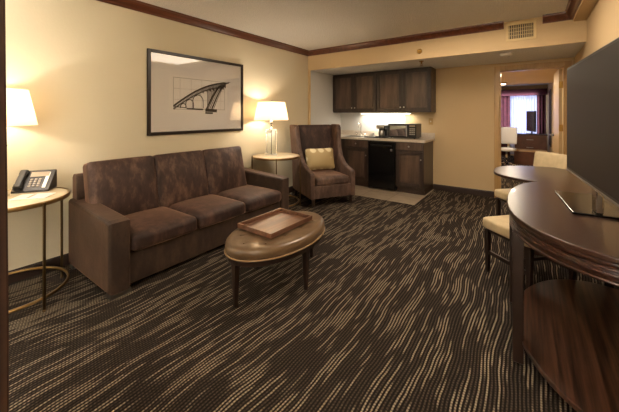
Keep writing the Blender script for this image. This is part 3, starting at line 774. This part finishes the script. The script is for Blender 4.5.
# front edge runs from (-.34, 4.20) along (.65,-.76)
ctr = Vector((-.34, 4.20))+Vector((.65, -.76)).normalized()*.23-fx*.235
cd.location = (ctr.x, ctr.y, 0); cd.rotation_euler = (0, 0, ang)
MB().cushion(.0, 0, .415, .47, .47, .10, .03, .012, 10).build('seat', M['seatcream'], cd)
MB().box(-.21, .21, -.21, .21, .345, .372, .003).build('seat_frame', M['espresso'], cd)
T = Matrix.Translation((-.27, 0, .70)) @ Matrix.Rotation(math.radians(-8), 4, 'Y') @ Matrix.Rotation(PI/2, 4, 'Y')
MB().cushion(0, 0, 0, .42, .44, .07, .03, .008, 10, T).build('backrest', M['seatcream'], cd)
for x, y in ((.20, .20), (.20, -.20), (-.20, .20), (-.20, -.20)):
    MB().taper(x, y, 0, .36, .028, .042, .003, -.02 if x < 0 else 0).build('leg', M['espresso'], cd)
for s in (-1, 1): MB().box(-.25, -.215, s*.17-.015, s*.17+.015, .34, .55, .003).build('back_post', M['espresso'], cd)
so = thing('stool', 'cream-topped stool with dark legs tucked at the corner of the console', 'stool', (0, 0, 0))
e1 = Vector((.74, -.67)).normalized(); e2 = Vector((.67, .74)).normalized()
c1 = Vector((-.335, 3.0))+e1*.23+e2*.23
so.location = (c1.x, c1.y, 0); so.rotation_euler = (0, 0, math.atan2(e1.y, e1.x))
MB().cushion(0, 0, .415, .46, .46, .10, .03, .01, 10).build('seat', M['seatcream'], so)
MB().box(-.205, .205, -.205, .205, .345, .372, .003).build('seat_frame', M['espresso'], so)
for x in (-.195, .195):
    for y in (-.195, .195): MB().taper(x, y, 0, .36, .028, .042, .003).build('leg', M['espresso'], so)
for y in (-.195, .195): MB().box(-.18, .18, y-.009, y+.009, .155, .185, .003).build('stretcher', M['espresso'], so)
MB().box(-.009, .009, -.19, .19, .155, .18, .003).build('stretcher', M['espresso'], so)

# ------------------------------------------------------------ bedroom furniture seen through the doorway
ds = thing('dresser', 'brown dresser under the small television in the far bedroom', 'dresser', (.02, 10.9, 0))
MB().box(-.36, .38, -.22, .22, .06, .76, .004).build('body', M['sofabed'], ds); MB().box(-.38, .40, -.24, .23, .76, .785, .004).build('top', M['espresso'], ds)
for i in range(3):
    dr = MB().box(-.34, .36, -.236, -.221, .09+i*.22, .29+i*.22, .004).build('drawer', M['sofabed'], ds)
    MB().box(-.08, .08, -.255, -.236, .18+i*.22, .195+i*.22, .003).build('handle', M['steel'], dr)
for x in (-.33, .34):
    for y in (-.18, .18): MB().box(x-.02, x+.02, y-.02, y+.02, 0, .06).build('leg', M['espresso'], ds)
bn = thing('bench', 'low brown chest with tan top in front of the bedroom dresser', 'bench', (-.0, 10.15, 0))
MB().box(-.33, .36, -.2, .2, .0, .35, .004).build('body', M['sofabed'], bn); MB().box(-.35, .38, -.22, .21, .35, .385, .006).build('top', M['benchtop'], bn)
t3 = thing('television', 'small black television on the bedroom dresser seen through the doorway', 'television', (.06, 10.88, .785), math.radians(-66))
MB().box(-.14, .14, -.09, .09, 0, .012, .003).build('stand_base', M['black'], t3); MB().box(-.02, .02, -.01, .02, .012, .10).build('stand_neck', M['black'], t3)
MB().box(-.24, .24, -.03, .012, .07, .66, .006).build('housing', M['black'], t3); MB().box(-.225, .225, -.033, -.029, .09, .64).build('screen', M['blackgl'], t3)
oc = thing('office_chair', 'white swivel chair by the bedroom window seen through the doorway', 'chair', (-.47, 9.35, 0), math.radians(-100))
MB().cushion(0, 0, .48, .46, .46, .08, .03, .01, 8).build('seat', M['cloud'], oc)
T = Matrix.Translation((-.24, 0, .86)) @ Matrix.Rotation(math.radians(-8), 4, 'Y') @ Matrix.Rotation(PI/2, 4, 'Y')
MB().cushion(0, 0, 0, .48, .46, .06, .03, .01, 8, T).build('backrest', M['cloud'], oc)
MB().box(-.24, -.22, -.03, .03, .44, .70, .003).box(-.24, 0, -.03, .03, .425, .44).build('back_bracket', M['chrome'], oc)
MB().cyl((0, 0, .08), (0, 0, .44), .025).build('gas_column', M['chrome'], oc)
for k in range(5):
    a = k*2*PI/5
    lg = MB().tube([(0, 0, .11), (.28*math.cos(a), .28*math.sin(a), .075)], .014).build('base_arm', M['chrome'], oc)
    MB().cyl((.28*math.cos(a), .28*math.sin(a)-.015, .035), (.28*math.cos(a), .28*math.sin(a)+.015, .035), .035).cyl((.28*math.cos(a), .28*math.sin(a), .035), (.28*math.cos(a), .28*math.sin(a), .08), .007).build('caster', M['black'], lg)
oc.scale = (.82, .82, .92)
mr = thing('wall_mirror', 'tall dark-framed mirror on the bedroom right wall', 'mirror', (.47, 10.3, 1.25))
MB().box(-.025, -.001, -.30, .30, -.75, .75, .004).build('frame', M['espresso'], mr); MB().box(-.027, -.024, -.26, .26, -.71, .71).build('mirror_glass', M['mirror'], mr)
sc = thing('ceiling_light', 'small round glowing light on the hall ceiling beyond the doorway', 'light', (-.50, 8.6, 2.1))
MB().lathe([(0, -.001), (.07, -.001), (.068, -.03), (0, -.03)], 24).build('housing', M['gold'], sc); MB().lathe([(0, -.029), (.05, -.029), (.04, -.045), (0, -.05)], 24).build('diffuser', M['bulb'], sc)

# ------------------------------------------------------------ light
def area(name, loc, rot, sx, sy, e, col):
    L = bpy.data.lights.new(name, 'AREA'); L.shape = 'RECTANGLE'; L.size = sx; L.size_y = sy; L.energy = e; L.color = col
    o = bpy.data.objects.new(name, L); COL.objects.link(o); o.location = loc; o.rotation_euler = rot; return o
area('rear_window_daylight', (-.92, YR+.02, 1.45), (PI/2, 0, PI), 2.4, 1.4, 160, (1, .96, .92)).rotation_euler = (-PI/2-.35, PI, 0)
area('undercabinet_glow', (-2.25, 5.60, 1.345), (0, 0, 0), .95, .06, 4, (1, .93, .8))
area('bedroom_daylight', (-.6, YF-.3, 1.35), (PI/2, 0, PI), 1.6, 1.3, 30, (.66, .76, 1)).rotation_euler = (PI/2, 0, 0)
area('hall_lamp', (-.35, 8.6, 2.03), (0, 0, 0), .15, .15, 14, (1, .84, .62))
area('hall_lamp', (-.3, 6.5, 2.05), (0, 0, 0), .2, .2, 10, (1, .84, .62))
area('added_warm_fill', (-.7, 3.3, 2.495), (0, 0, 0), 1.3, 1.3, 30, (1, .83, .64))  # added warm fill under the ceiling, no fixture belongs to it
area('added_ceiling_fill', (-.9, -.2, 1.75), (PI, 0, 0), .4, .3, 190, (1, .95, .87))  # unseen upward fill added behind the camera to brighten the ceiling
w = bpy.data.worlds.new('world'); S.world = w; w.use_nodes = True
w.node_tree.nodes['Background'].inputs[0].default_value = (.8, .85, 1, 1); w.node_tree.nodes['Background'].inputs[1].default_value = .3

# ------------------------------------------------------------ camera
cam = bpy.data.cameras.new('camera'); co = bpy.data.objects.new('camera', cam); COL.objects.link(co)
co.location = (0, 0, 1.335); co.rotation_euler = (PI/2, 0, math.radians(35.75))
cam.sensor_fit = 'HORIZONTAL'; cam.sensor_width = 36; cam.lens = 305/619*36
cam.shift_y = -(206-114.8)/619; cam.clip_start = .02
S.camera = co
S.view_settings.view_transform = 'Standard'; S.view_settings.look = 'None'; S.view_settings.exposure = .78; S.view_settings.gamma = 1
S.view_settings.use_curve_mapping = False
